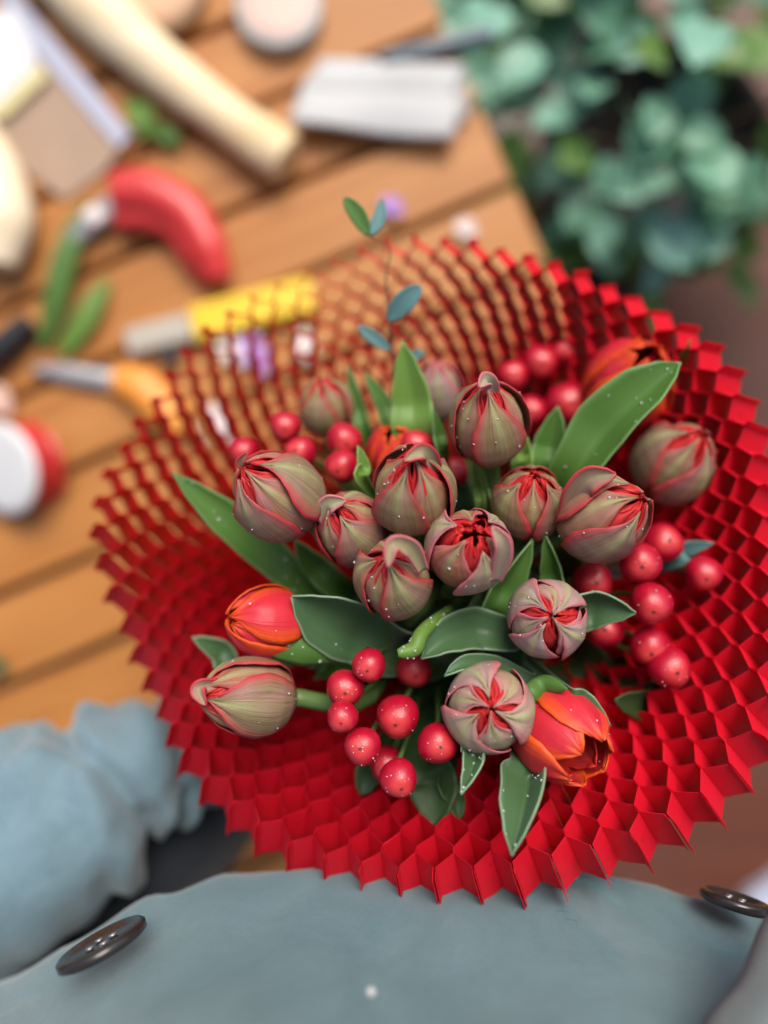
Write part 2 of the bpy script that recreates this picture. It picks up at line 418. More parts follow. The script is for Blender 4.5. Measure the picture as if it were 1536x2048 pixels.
for k in range(N_SHEETS):
    V, F, U = [], [], []
    pts = []
    j_r = rng.uniform(-.3, .3)
    for j in range(NODES):
        r = RAD[j]
        sgn = 1 if (j+k) % 2 == 0 else -1
        last = j == NODES-1
        gap = .00016/(r*dth) if not last else rng.uniform(.00018, .0006)/(r*dth)
        base_th = dth*k+.5*dth*sgn*(1-2*gap)
        kp = (k if sgn > 0 else k-1) % N_SHEETS       # the two sheets glued at this node move together
        wob = (noise.noise(Vector((kp*.37, j*.61, 2.2)))*.0012+noise.noise(Vector((math.sin(kp*dth)*2, math.cos(kp*dth)*2, j*.2)))*.002)/r
        e = .0011
        if j == 0: seq = (0, e)
        elif last: seq = (-e*.6, rng.uniform(.0005, .0032))
        else: seq = (-e, e)
        for s_ in seq: pts.append((r+s_, base_th+wob))
    # two parallel skins give the paper its thickness
    tw = .00011
    for r, th in pts:
        for side in (-1, 1):
            for s in (-.5, .5):
                V.append(dish_pt(r, th+side*tw/r, s+rng.uniform(-.03, .03))); U.append((s+.5, (r-R_IN)/(R_OUT-R_IN)))
    n = len(pts)
    for i in range(n-1):
        a, b = i*4, (i+1)*4
        F += [(a, a+1, b+1, b), (a+2, b+2, b+3, a+3), (a+1, a+3, b+3, b+1), (a, b, b+2, a+2)]
    F += [(0, 2, 3, 1), ((n-1)*4, (n-1)*4+1, (n-1)*4+3, (n-1)*4+2)]
    mk('paper_sheet', (V, F, U), M['paper'], collar, smooth=False)

# ------------------------------------------------------------------ tulips
PROF_CLOSED = [(0, .16), (.06, .5), (.16, .8), (.3, .97), (.45, 1.0), (.6, .95), (.75, .8), (.87, .55), (.95, .28), (1, .06)]
PROF_OPEN = [(0, .16), (.06, .5), (.16, .8), (.3, .97), (.45, 1.02), (.6, 1.0), (.75, .92), (.87, .8), (.95, .68), (1, .6)]
GW = [(0, .55), (.2, .86), (.45, 1.0), (.65, .9), (.8, .66), (.92, .32), (1, .03)]
GWR = [(0, .6), (.2, .86), (.45, 1.0), (.7, .95), (.85, .78), (.95, .45), (1, .08)]
def petal(base, fr, L, Rm, alpha, bmax, op, smax, layer, twist, tuck, over, ripple, lift, gw, seed, ni=22, nj=14, flare=0):
    r_ = random.Random(seed); ph = r_.uniform(0, 6); ph2 = r_.uniform(0, 6); ag = r_.uniform(-1, 1)
    a, b, d = fr
    def f(i, j):
        s = i*smax; t = 2*j-1
        fr_ = lerp(interp(PROF_CLOSED, s), interp(PROF_OPEN, s), op)
        be = bmax*interp(gw, i)
        th = alpha+be*t+twist*s*s+.05*ag*math.sin(5*s)
        x = layer+tuck*(.05*t+.03)+.022*math.exp(-(t/.16)**2)*smooth01(s*1.5)-.03*(1-math.exp(-(t/.5)**2))*smooth01((s-.5)*2)
        x += ripple*(math.sin(7*t+ph+3*s)+.6*math.sin(13*t+ph2))*.5*smooth01((s-.25)/.6)
        x += flare*max(0, abs(t)-.45)**2*3*smooth01(s*2.2)
        rr = Rm*(fr_*x)-over*Rm*smooth01((s-.72)/.28)
        z = L*s+L*.02*math.sin(9*t+ph)*s*s*(1+8*ripple)+lift*L*smooth01((s-.4)/.6)
        z -= L*.05*over*smooth01((s-.86)/.14)
        return base+d*z+a*(rr*math.cos(th))+b*(rr*math.sin(th))
    return grid(ni, nj, f)
def drops(name, parent, obs, n, rng, rmin=.00018, rmax=.00046):
    V, F = [], []
    for _ in range(n):
        o = rng.choice(obs); me = o.data; p = me.polygons[rng.randrange(len(me.polygons))]
        c = p.center+off(o); nn = p.normal
        tocam = (Vector((0, 0, CAM_H))-c).normalized()
        if nn.dot(tocam) < 0: nn = -nn
        if nn.dot(tocam) < .15: continue
        r = rng.uniform(rmin, rmax)*(1.0 if rng.random() < .85 else 1.4); b0 = len(V); c = c+nn*(r*.55+.0003)
        a, b, d = frame(nn)
        for i in range(1, 5):
            ph = math.pi*i/5
            for k in range(7):
                th = 2*math.pi*k/7
                V.append(c+d*(r*.8*math.cos(ph))+a*(r*math.sin(ph)*math.cos(th))+b*(r*math.sin(ph)*math.sin(th)))
        V += [c+d*r*.8, c-d*r*.8]; T, Bt = len(V)-2, len(V)-1
        for i in range(3):
            for k in range(7):
                k2 = (k+1) % 7; F.append((b0+i*7+k, b0+i*7+k2, b0+(i+1)*7+k2, b0+(i+1)*7+k)[::-1])
        for k in range(7):
            k2 = (k+1) % 7; F.append((T, b0+k2, b0+k)[::-1]); F.append((Bt, b0+21+k, b0+21+k2)[::-1])
    if V: mk(name, (V, F), M['drop'], parent, kind='stuff')
TUL = {}
GB = (.25, .165, .085); GM = (.27, .15, .115); PALE = (.52, .42, .34); LIL = (.50, .36, .38); YG = (.30, .29, .11)
def tulip(key, u, v, d, dr, W, ratio, label, kind='bud', op=0.0, twist=.3, seed=1, tint=(.30, .23, .17), roll=0, ndrop=26, outer=3, bw=1.02, over=.06, lift0=0, outer_op=.2):
    d = clear(u, v, d, W/2/FPX*d*(.9 if ndrop else .45))
    c = P(u, v, d); V_ = (Vector((0, 0, CAM_H))-c).normalized()
    X = Vector((1, 0, 0)); X = (X-V_*X.dot(V_)).normalized(); Y = V_.cross(X)
    dir_ = (X*dr[0]+Y*dr[1]+V_*dr[2]).normalized()
    Rm = W/2/FPX*d; L = Rm*2*ratio
    base = c-dir_*(L*.48)
    rng = random.Random(seed)
    root = thing('tulip', label, 'tulip', B, 'double tulips tied into the bouquet')
    TUL[key] = (root, base, dir_)
    hint = Vector((0, 1, .02)) if abs(dir_.y) < .9 else Vector((1, 0, .02))
    fr = frame(dir_, hint)
    obs = []
    def add(pv, mat, red=0):
        o = mk('petal', pv, mat, root, solid=.00045)
        o.color = (*[max(0, lerp(x, y, red)*rng.uniform(.9, 1.12)) for x, y in zip(tint, (.52, .07, .06))], 1); obs.append(o)
    bm = M['bud_pale'] if tint in (PALE, LIL) else M['bud']
    if kind == 'bud':
        for i in range(outer):        # outer greenish wrappers
            al = roll+2*math.pi*i/outer+rng.uniform(-.14, .14)
            add(petal(base, fr, L, Rm, al, bw+rng.uniform(-.14, .05), (op+outer_op)*rng.uniform(.6, 1.25), rng.uniform(.93, 1.01), 1.0, twist, rng.uniform(.5, 1), over+rng.uniform(-.03, .06), .018, lift0+rng.uniform(-.03, .02), GW, rng.random(), flare=rng.uniform(0, .09)), bm)
        for i in range(3):
            al = roll+math.pi/3+2*math.pi*i/3+rng.uniform(-.15, .15)
            add(petal(base, fr, L, Rm, al, .92, op*.85, .985, .88, twist, rng.uniform(.4, .9), over*.6, .03, 0, GW, rng.random()), bm, .25 if bm is M['bud_pale'] and op < .3 else 1.0 if op > .3 else rng.uniform(.45, .9))
        for i in range(5):            # crumpled red heart
            al = roll+.3+2*math.pi*i/5+rng.uniform(-.3, .3)
            add(petal(base, fr, L, Rm, al, .8, op*.7, .975-.02*(i % 2), .77-.05*(i % 2), twist*1.3, rng.uniform(.3, 1), .05, .075+.05*op, 0, GWR, rng.random()), M['bud_in'])
        for i in range(4):
            al = roll+2*math.pi*i/4+rng.uniform(-.3, .3)
            add(petal(base, fr, L, Rm, al, .95, op*.5, .95, .55, twist, .6, .12, .1, 0, GWR, rng.random(), 14, 10), M['bud_in'])
        if op > .3:
            for i in range(6):
                al = 1.05*i+rng.uniform(-.3, .3)
                add(petal(base, fr, L, Rm, al, .95, op*.8, .90-.03*(i % 3), .58-.09*(i % 3), twist, rng.uniform(-1, 1), 0, .20, 0, GWR, rng.random()), M['bud_in'])
    else:
        for i in range(3):
            al = roll+2*math.pi*i/3+rng.uniform(-.1, .1)
            add(petal(base, fr, L, Rm, al, bw-.04, op+rng.uniform(-.1, .1), 1, 1.0, twist*.4, rng.uniform(.3, .8), 0, .03 if op > .5 else .012, rng.uniform(-.05, .02), GWR, rng.random(), flare=.03), M['tulip_red'])
        for i in range(3):
            al = roll+math.pi/3+2*math.pi*i/3+rng.uniform(-.1, .1)
            add(petal(base, fr, L, Rm, al, bw-.04, op*.9, .97, .92, twist*.4, rng.uniform(.3, .8), 0, .02, 0, GWR, rng.random()), M['tulip_red'])
        for i in range(4):
            al = roll+.4+2*math.pi*i/4
            add(petal(base, fr, L, Rm, al, .85, op*.7, .86, .7, .2, .6, 0, .06, 0, GWR, rng.random()), M['bud_in'])
    k = (base-B).length
    st = [B-ax*.10+(B-base)*.12, B+(base-B)*.04, B+(base-B)*.45+ax*(k*.06), base-dir_*(k*.16), base+dir_*(.004)]
    mk('stem', tube(st, [.0026, .0026, .003, .0032, .0036], 8, 20), M['stem'], root)
    if ndrop: drops('water_droplets', root, obs[:6], ndrop, rng)
    return root
tulip('A', 556, 990, 0.284, (-.62, .50, .60), 176, 1.16, 'grey-mauve bud leaning away from its row, long flat leaf passing beneath it towards the collar', op=.16, seed=3, tint=GM, roll=.5, twist=.15, bw=.95)
tulip('B', 700, 1056, 0.292, (-.38, .50, .78), 142, 1.2, 'small reddish bud wedged between the mauve bud and the topmost green bud', op=.18, seed=24, tint=GM, roll=1.7, twist=.2)
tulip('C', 827, 982, 0.279, (.0, .62, .78), 166, 1.2, 'upright olive-green bud with red heart showing, standing above the three central buds', op=.10, seed=15, tint=GB, roll=.9, twist=.1, bw=.86)
tulip('D', 787, 1155, 0.276, (-.12, .38, .9), 156, 1.24, 'olive bud with a hooked pale green petal folded over its tip', op=.04, seed=31, tint=GB, roll=1.9, twist=.35, over=.16, bw=.95, outer_op=.04)
tulip('E', 934, 1100, 0.275, (.16, .36, .9), 166, 1.05, 'half-open bud with a ruffled deep red centre beside the hooked olive bud', op=.62, seed=42, tint=PALE, roll=2.3, twist=.2, ndrop=34, bw=.86)
tulip('F', 976, 848, 0.292, (-.05, .74, .60), 152, 1.24, 'striped pink and olive bud with a pale knob at its tip', op=.06, seed=57, tint=GB, roll=.2, twist=.1, bw=.8)
tulip('G', 1058, 1006, 0.296, (.12, .62, .76), 142, 1.12, 'dull olive bud between the striped bud and the plump droplet-covered bud', op=.2, seed=61, tint=GB, roll=1.5, twist=.15)
tulip('H', 1202, 1036, 0.284, (.74, .36, .55), 172, 1.14, 'plump droplet-covered bud lying sideways against the right cluster of berries', op=.28, seed=72, tint=GM, roll=1.0, twist=.15, ndrop=40, bw=.92)
tulip('I', 1348, 926, .345, (.5, .55, .6), 156, 1.15, 'soft blurred bud with one thin petal bent outwards, next to the large folded leaf', op=.28, seed=83, tint=GM, roll=.4, twist=.1, ndrop=0)
tulip('J', 1094, 1237, 0.277, (.10, .04, .99), 156, 1.12, 'lilac-pink bud seen end-on with star-shaped slits at its tip', op=.03, seed=95, tint=LIL, roll=.3, twist=.55, outer=4, ndrop=44, bw=.82, over=.05, outer_op=0)
tulip('K', 979, 1417, 0.273, (.03, .0, 1), 176, 1.05, 'pale pink-green bud seen end-on with swirled petals, touching the open red tulip', op=.03, seed=117, tint=PALE, roll=.8, twist=.8, ndrop=60, over=.1, bw=1.0, outer_op=0)
tulip('L', 500, 1391, 0.284, (-.90, .02, .42), 150, 1.36, 'brownish bud lying sideways over the red paper, curled pink petal tip', op=.20, seed=126, tint=GB, roll=1.2, twist=.05, ndrop=30, bw=.95)
tulip('M', 652, 812, .345, (-.15, .75, .6), 110, 1.2, 'yellow-green blurred bud behind the berries at the far side', op=.0, seed=131, tint=YG, roll=.6, twist=.1, ndrop=0)
tulip('N', 876, 782, .345, (-.05, .8, .55), 96, 1.45, 'slim mauve bud half hidden between the upright leaf and the striped bud', op=.0, seed=145, tint=LIL, roll=.3, twist=.1, ndrop=0)
tulip('O', 536, 1246, 0.292, (-.88, .10, .42), 142, 1.15, 'orange-red tulip lying sideways with a green leaf across its base', kind='red', op=.18, seed=151, roll=.5, ndrop=20)
tulip('P', 1118, 1468, 0.281, (.60, -.56, .56), 178, 1.08, 'open bright red-orange tulip facing the collar, beside the pale end-on bud', kind='red', op=1.0, seed=163, roll=1.6, ndrop=14, bw=.86)
tulip('Q', 790, 905, .325, (-.1, .6, .75), 112, 1.1, 'small orange-red tulip peeking out behind the upright olive bud', kind='red', op=.2, seed=172, roll=.2, ndrop=0)
tulip('R', 1258, 770, .348, (.3, .55, .7), 176, 1.12, 'large blurred orange-red tulip behind the big folded leaf', kind='red', op=.25, seed=184, roll=.9, ndrop=0)

# leaves of the tulips
def leaf(key, pts, wpx, mat='leaf', cup=.35, fold=.0, bend=0, face=None, roll=0, wave=0, seed=0, gw=None, root=True, name='leaf'):
    own, base, dir_ = TUL[key] if isinstance(key, str) else (key, None, None)
    if mat != 'leaf_dark' or not isinstance(key, str):
        up_ = max(d-clear(u, v, d, .004) for u, v, d in pts)
        pts = [(u, v, d-up_*(k+.5)/(len(pts)-.5)) for k, (u, v, d) in enumerate(pts)]
    W = [P(*p) for p in pts]
    if root: W = [lerp(W[0], B, .45)+(W[0]-W[1]).normalized()*.006]+W
    wid = wpx/FPX*pts[len(pts)//2][2]
    gw = gw or ([(0, .35), (.2, .62), (.5, 1), (.72, .86), (.88, .48), (1, .01)])
    r_ = random.Random(seed+len(pts)); ph = r_.uniform(0, 6)
    fc = Vector(face).normalized() if face else Vector((0, 0, 1))
    def f(i, j):
        c = catmull(W, i); d = (catmull(W, min(i+.03, 1))-catmull(W, max(i-.03, 0))).normalized()
        s = d.cross(fc)
        s = s.normalized() if s.length > 1e-3 else Vector((1, 0, 0))
        n = s.cross(d).normalized()
        q = Quaternion(d, roll); s = q @ s; n = q @ n
        t = 2*j-1; h = wid/2*interp(gw, i)
        z = cup*t*t+fold*abs(t)+wave*math.sin(9*i+ph+2*t)*abs(t)
        x = t*math.cos(min(1.2, abs(t)*cup*.7))
        return c+s*(h*x)+n*(h*z+bend*wid*math.sin(math.pi*i))
    o = mk(name, grid(26, 10, f), M[mat], own, solid=.0008)
    return o
lf = []
lf.append(leaf('A', [(640, 1185, .335), (520, 1095, .325), (430, 1020, .318), (344, 945, .312)], 82, 'leaf', .45, roll=.25))
leaf('A', [(700, 1180, .335), (630, 1130, .325), (590, 1080, .318)], 60, 'leaf', .5)
leaf('C', [(835, 900, .325), (825, 800, .318), (805, 680, .312)], 88, 'leaf_bright', .2, fold=.25, roll=-.2)
leaf('C', [(885, 920, .315), (875, 870, .31), (866, 815, .305)], 34, 'leaf', .4, roll=.6)
lf.append(leaf('H', [(1120, 990, .318), (1215, 860, .304), (1300, 780, .298), (1362, 724, .295)], 122, 'leaf', .3, fold=.45, roll=-.55))
leaf('G', [(1085, 960, .325), (1100, 890, .32), (1116, 812, .315)], 74, 'leaf', .2, fold=.35, roll=-.2)
leaf('O', [(800, 1290, .315), (720, 1255, .300), (650, 1225, .290), (583, 1193, .282)], 150, 'leaf_blue', .55, roll=-.25, gw=[(0, .5), (.3, .85), (.6, 1), (.78, .86), (.92, .42), (1, .02)])
lf.append(leaf('O', [(740, 1310, .312), (690, 1302, .298), (620, 1292, .288), (560, 1285, .284), (505, 1279, .281)], 84, 'leaf', -.5, roll=.25, root=False))
leaf('J', [(1110, 1215, .300), (1190, 1205, .29), (1272, 1226, .283)], 104, 'leaf_blue', .5, fold=.1, roll=.5, gw=[(0, .6), (.4, 1), (.7, .92), (.9, .45), (1, .02)])
lf.append(leaf('P', [(1062, 1500, .29), (1058, 1570, .275), (1045, 1640, .262), (1023, 1712, .253)], 96, 'leaf_blue', .15, fold=1.1, roll=.75))
lf.append(leaf('K', [(955, 1450, .285), (950, 1520, .272), (922, 1590, .262)], 50, 'leaf_blue', .2, fold=1.0, roll=.5))
leaf('P', [(1120, 1385, .285), (1165, 1405, .278), (1222, 1452, .274)], 44, 'leaf_blue', .3, fold=.5, roll=-.5)
leaf('P', [(1040, 1385, .285), (1090, 1372, .278), (1135, 1378, .272)], 46, 'leaf', -.5)
lf.append(leaf('D', [(905, 1215, .295), (870, 1245, .282), (845, 1270, .275), (828, 1300, .272), (796, 1308, .271)], 36, 'leaf_bright', -.75, root=False, gw=[(0, .5), (.3, .85), (.7, 1), (.9, .8), (1, .4)]))
leaf('J', [(1020, 1268, .305), (945, 1262, .293), (890, 1280, .285), (842, 1318, .28)], 92, 'leaf_blue', .35, fold=.25, roll=.35)
leaf('K', [(1070, 1360, .30), (990, 1335, .287), (930, 1330, .279), (888, 1352, .276)], 46, 'leaf_blue', .5, roll=.7)
leaf('G', [(975, 1230, .31), (1010, 1170, .30), (1066, 1078, .29)], 78, 'leaf', .4, fold=.4, wave=.18, roll=.3)
leaf('G', [(1105, 1200, .31), (1110, 1140, .298), (1090, 1068, .29)], 56, 'leaf', .5, fold=.35, roll=-.7)
leaf('F', [(985, 1030, .315), (978, 970, .31), (962, 905, .306)], 32, 'leaf', .7, roll=.5)
leaf('F', [(962, 1030, .317), (958, 975, .312), (946, 925, .308)], 24, 'leaf_bright', .7, roll=-.4)
leaf('C', [(732, 975, .30), (726, 935, .297), (716, 890, .295)], 32, 'leaf_bright', .5, roll=.4)
leaf('F', [(1034, 950, .318), (1040, 905, .312), (1046, 855, .308)], 48, 'leaf_bright', .6)
leaf('M', [(790, 880, .345), (765, 815, .34), (728, 742, .337)], 48, 'leaf', .5, roll=.5)
leaf('M', [(745, 890, .35), (718, 815, .345), (696, 730, .342)], 36, 'leaf', .6, roll=-.3)
leaf('L', [(500, 1338, .325), (440, 1302, .318), (384, 1274, .313)], 52, 'leaf_blue', .5, roll=.3)
leaf('R', [(1300, 850, .38), (1340, 760, .365), (1382, 680, .355)], 36, 'leaf_bright', .5)
leaf('I', [(1372, 985, .352), (1408, 945, .344), (1436, 900, .34)], 34, 'bud_in', .4, roll=.5, root=False, name='petal')
# single petals that stand away from their buds
for key, pts, wpx, tint in (('D', [(846, 1140, .262), (822, 1098, .256), (786, 1090, .2515), (776, 1136, .2505)], 40, (.42, .42, .20)),
                            ('F', [(990, 800, .282), (974, 762, .274), (958, 774, .270)], 36, (.5, .5, .36)),
                            ('B', [(655, 1050, .284), (655, 1012, .278), (692, 1000, .275)], 42, (.52, .52, .38)),
                            ('C', [(876, 945, .271), (848, 905, .262), (806, 922, .2575)], 38, (.42, .38, .22)),
                            ('H', [(1128, 1035, .283), (1168, 966, .272), (1232, 948, .267)], 62, (.36, .22, .18)),
                            ('A', [(504, 965, .281), (484, 932, .275), (494, 905, .271)], 28, (.30, .18, .13)),
                            ('L', [(436, 1366, .274), (398, 1378, .269), (412, 1412, .267)], 34, (.42, .24, .2)),
                            ('E', [(992, 1160, .266), (1006, 1095, .257), (984, 1052, .255)], 40, (.46, .36, .29))):
    o = leaf(key, pts, wpx, 'bud_pale' if key in 'DFBE' else 'bud', .55, root=False, name='petal', gw=[(0, .6), (.35, 1), (.65, .9), (.88, .5), (1, .08)])
    o.color = (*tint, 1)
# added low leaves, mostly dark, painting shade into the heart of the bouquet
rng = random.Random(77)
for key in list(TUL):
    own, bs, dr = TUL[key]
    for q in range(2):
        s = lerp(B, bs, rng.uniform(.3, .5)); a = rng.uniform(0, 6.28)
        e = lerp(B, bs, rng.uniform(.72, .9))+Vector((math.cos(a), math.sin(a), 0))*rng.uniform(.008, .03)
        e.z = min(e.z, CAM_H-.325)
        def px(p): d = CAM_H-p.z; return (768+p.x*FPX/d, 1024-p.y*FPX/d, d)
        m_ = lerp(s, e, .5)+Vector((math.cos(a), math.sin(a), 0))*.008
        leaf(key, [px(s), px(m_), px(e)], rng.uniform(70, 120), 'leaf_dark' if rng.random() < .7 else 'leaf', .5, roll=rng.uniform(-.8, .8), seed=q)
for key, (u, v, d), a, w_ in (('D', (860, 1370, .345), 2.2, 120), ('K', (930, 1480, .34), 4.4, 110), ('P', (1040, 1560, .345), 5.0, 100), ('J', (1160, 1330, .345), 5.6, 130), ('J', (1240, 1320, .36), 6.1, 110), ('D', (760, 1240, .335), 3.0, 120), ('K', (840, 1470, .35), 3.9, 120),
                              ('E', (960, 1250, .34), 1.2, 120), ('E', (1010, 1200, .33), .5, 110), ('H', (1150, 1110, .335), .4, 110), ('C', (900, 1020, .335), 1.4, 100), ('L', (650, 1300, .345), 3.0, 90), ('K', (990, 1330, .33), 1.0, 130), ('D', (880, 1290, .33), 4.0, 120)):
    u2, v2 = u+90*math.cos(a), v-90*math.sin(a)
    leaf(key, [(u-60*math.cos(a), v+60*math.sin(a), d+.03), (u, v, d), (u2, v2, d)], w_, 'leaf_dark', .4, roll=rng.uniform(-.5, .5), gw=[(0, .4), (.4, .9), (.7, 1), (.9, .6), (1, .05)])  # extra dark leaves whose colour deepens the shade between the heads
rng = random.Random(5)
for o in lf: drops('water_droplets', o.parent, [o], 16, rng, .0003, .0006)

# ------------------------------------------------------------------ hypericum berries
def berry_mesh():
    V, F = [], []; nu, nv = 20, 14
    for i in range(nv+1):
        ph = math.pi*i/nv
        for k in range(nu):
            th = 2*math.pi*k/nu
            r = 1+.035*math.cos(3*th)*math.sin(ph)-.03*math.exp(-(ph/.3)**2)
            V.append((r*math.sin(ph)*math.cos(th), r*math.sin(ph)*math.sin(th), 1.06*r*math.cos(ph)))
    for i in range(nv):
        for k in range(nu):
            k2 = (k+1) % nu; F.append((i*nu+k, (i+1)*nu+k, (i+1)*nu+k2, i*nu+k2))
    me = bpy.data.meshes.new('berry'); me.from_pydata(V, [], F); me.polygons.foreach_set('use_smooth', [True]*len(F)); me.materials.append(M['berry'])
    V, F = [], []
    for k in range(5):
        a = k*1.2566; c, s = math.cos(a), math.sin(a); b0 = len(V)
        pts = [(-.02, -.02, 1.0), (.02, .02, 1.0), (.11, .018, 1.045), (.12, -.018, 1.045), (0, 0, 1.07)]
        V += [(x*c-y*s, x*s+y*c, z) for x, y, z in pts]
        F += [(b0, b0+3, b0+2, b0+1), (b0, b0+4, b0+3), (b0+1, b0+2, b0+4), (b0+2, b0+3, b0+4), (b0, b0+1, b0+4)]
    b0 = len(V)
    for k in range(8): V.append((.055*math.cos(k*.785), .055*math.sin(k*.785), 1.02))
    V.append((0, 0, 1.07)); F += [(b0+k, b0+(k+1) % 8, b0+8) for k in range(8)]
    mt = bpy.data.meshes.new('berry_tip'); mt.from_pydata(V, [], F); mt.materials.append(M['berry_tip'])
    return me, mt
BERRY, BTIP = berry_mesh()
def sepal_mesh():
    V, F, U = grid(6, 4, lambda i, j: Vector(((2*j-1)*.35*math.sin(math.pi*min(1, i*.92+.06))**.7, i, .25*i*i+.15*(2*j-1)**2)))
    me = bpy.data.meshes.new('sepal'); me.from_pydata([tuple(v) for v in V], [], F); uv = me.uv_layers.new(name='UVMap')
    for l in me.loops: uv.data[l.index].uv = U[l.vertex_index]
    me.polygons.foreach_set('use_smooth', [True]*len(F)); me.materials.append(M['leaf_bright']); return me
SEPAL = sepal_mesh()
def hypericum(label, node, berries, seed, leaves=()):
    rng = random.Random(seed)
    root = thing('hypericum_sprig', label, 'berry sprig', B, 'red berry sprigs in the bouquet')
    nd = lerp(P(*node), B, .4)
    mk('stem', tube([B-ax*.09+(B-nd)*.15, lerp(B, nd, .05), lerp(B, nd, .5), nd], [.0019, .0019, .0018, .0016], 7, 14), M['twig'], root)
    for (u, v, d, r) in berries:
        d = clear(u, v, d, r/FPX*d*.95); c = P(u, v, d); rad = r/FPX*d
        dr = (c-nd).normalized()*.55+(Vector((0, 0, CAM_H))-c).normalized()*rng.uniform(.6, 1.0)+Vector((rng.uniform(-.3, .3), rng.uniform(-.6, .05), 0))
        dr.normalize(); q = dr.to_track_quat('Z', 'Y') @ Quaternion((0, 0, 1), rng.uniform(0, 6))
        b = inst('berry', BERRY, root, c, q, (rad, rad, rad*rng.uniform(.95, 1.06)))
        t = bpy.data.objects.new('berry_tip', BTIP); COL.objects.link(t); t.parent = b
        bb = c-dr*rad
        bk = bb+(B-bb).normalized()*.022
        mk('stalk', tube([nd, lerp(nd, bk, .6)+(B-bb).normalized()*.008, bk, bb+dr*rad*.08], [.0011, .0010, .0010, .0012], 6, 10), M['stem'], root)
        for k in range(3):
            a = rng.uniform(0, 6.28); s1, s2, _ = frame(dr); sd_ = s1*math.cos(a)+s2*math.sin(a)
            zz = sd_.cross((sd_*.95+dr*.25).normalized()); yv = (sd_*.95+dr*.2).normalized(); xv = yv.cross(dr).normalized(); zv = xv.cross(yv)
            mtx = Matrix((xv, yv, zv)).transposed().to_quaternion()
            inst('sepal', SEPAL, root, bb+dr*rad*.12, mtx, rad*rng.uniform(.85, 1.2))
        dv = []
    V, F = [], []
    fake = [o for o in root.children if o.name.startswith('berry')]
    # droplets on the berries
    for o in fake:
        cc = o.location+off(root); rad = o.scale[0]
        if CAM_H-cc.z > .305: continue
        for _ in range(9):
            n = Vector((rng.gauss(0, .6), rng.gauss(0, .6), 1)).normalized(); r = rng.uniform(.00018, .00036); p = cc+n*(rad*1.02+r*.3); b0 = len(V)
            a, b, d = frame(n)
            for i in range(1, 4):
                ph = math.pi*i/4
                for k in range(6): V.append(p+d*(r*math.cos(ph))+a*(r*math.sin(ph)*math.cos(k*1.047))+b*(r*math.sin(ph)*math.sin(k*1.047)))
            V += [p+d*r, p-d*r]
            for i in range(2):
                for k in range(6): F.append((b0+i*6+k, b0+i*6+(k+1) % 6, b0+i*6+6+(k+1) % 6, b0+i*6+6+k)[::-1])
            for k in range(6): F.append((b0+18, b0+k, b0+(k+1) % 6)); F.append((b0+19, b0+12+(k+1) % 6, b0+12+k))
    if V: mk('water_droplets', (V, F), M['drop'], root, kind='stuff')
    for (pts, wpx, mat, kw) in leaves: leaf(root, pts, wpx, mat, **kw)
    return root
WIDE = [(0, .3), (.25, .85), (.5, 1), (.75, .85), (.92, .5), (1, .05)]
hypericum('cluster of red berries hanging between the sideways brown bud and the end-on pale bud', (800, 1420, .335),
    [(738, 1330, .277, 34), (690, 1376, .282, 38), (685, 1433, .272, 32), (725, 1492, .274, 38), (796, 1432, .285, 43), (874, 1487, .278, 40), (797, 1556, .272, 38), (828, 1338, .312, 36), (776, 1528, .298, 36)], 3,
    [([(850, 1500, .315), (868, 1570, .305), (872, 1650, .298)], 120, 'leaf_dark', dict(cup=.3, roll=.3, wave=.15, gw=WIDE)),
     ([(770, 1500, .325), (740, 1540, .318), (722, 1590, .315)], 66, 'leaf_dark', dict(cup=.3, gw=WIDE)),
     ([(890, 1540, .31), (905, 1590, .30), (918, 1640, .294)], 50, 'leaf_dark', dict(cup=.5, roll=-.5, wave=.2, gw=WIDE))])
hypericum('blurred cluster of red berries behind the leaning grey-mauve bud', (640, 950, .36),
    [(570, 853, .325, 32), (601, 905, .318, 33), (688, 880, .322, 36), (684, 932, .312, 34), (487, 903, .33, 30), (520, 960, .34, 30)], 8)
hypericum('large cluster of red berries beside the plump droplet-covered bud, over the collar', (1235, 1230, .355),
    [(1185, 1163, .31, 40), (1280, 1126, .302, 42), (1325, 1086, .315, 40), (1302, 1206, .298, 42), (1407, 1147, .312, 36), (1300, 1292, .305, 40), (1338, 1335, .315, 42), (1210, 1258, .315, 38)], 13,
    [([(1320, 1130, .33), (1370, 1100, .325), (1428, 1086, .322)], 36, 'euca', dict(cup=.3)),
     ([(1240, 1330, .35), (1290, 1400, .345), (1230, 1400, .34)], 80, 'leaf_dark', dict(cup=.3, gw=WIDE))])
hypericum('far cluster of red berries behind the striped bud, beside the blurred red tulip', (1070, 860, .40),
    [(1025, 752, .36, 32), (1080, 725, .362, 36), (1128, 703, .368, 27), (1062, 822, .36, 32), (1135, 808, .358, 44), (1180, 860, .37, 34)], 21)
hypericum('single pair of red berries tucked in behind the upright olive bud', (860, 970, .35),
    [(832, 893, .315, 34), (908, 946, .325, 30)], 27)

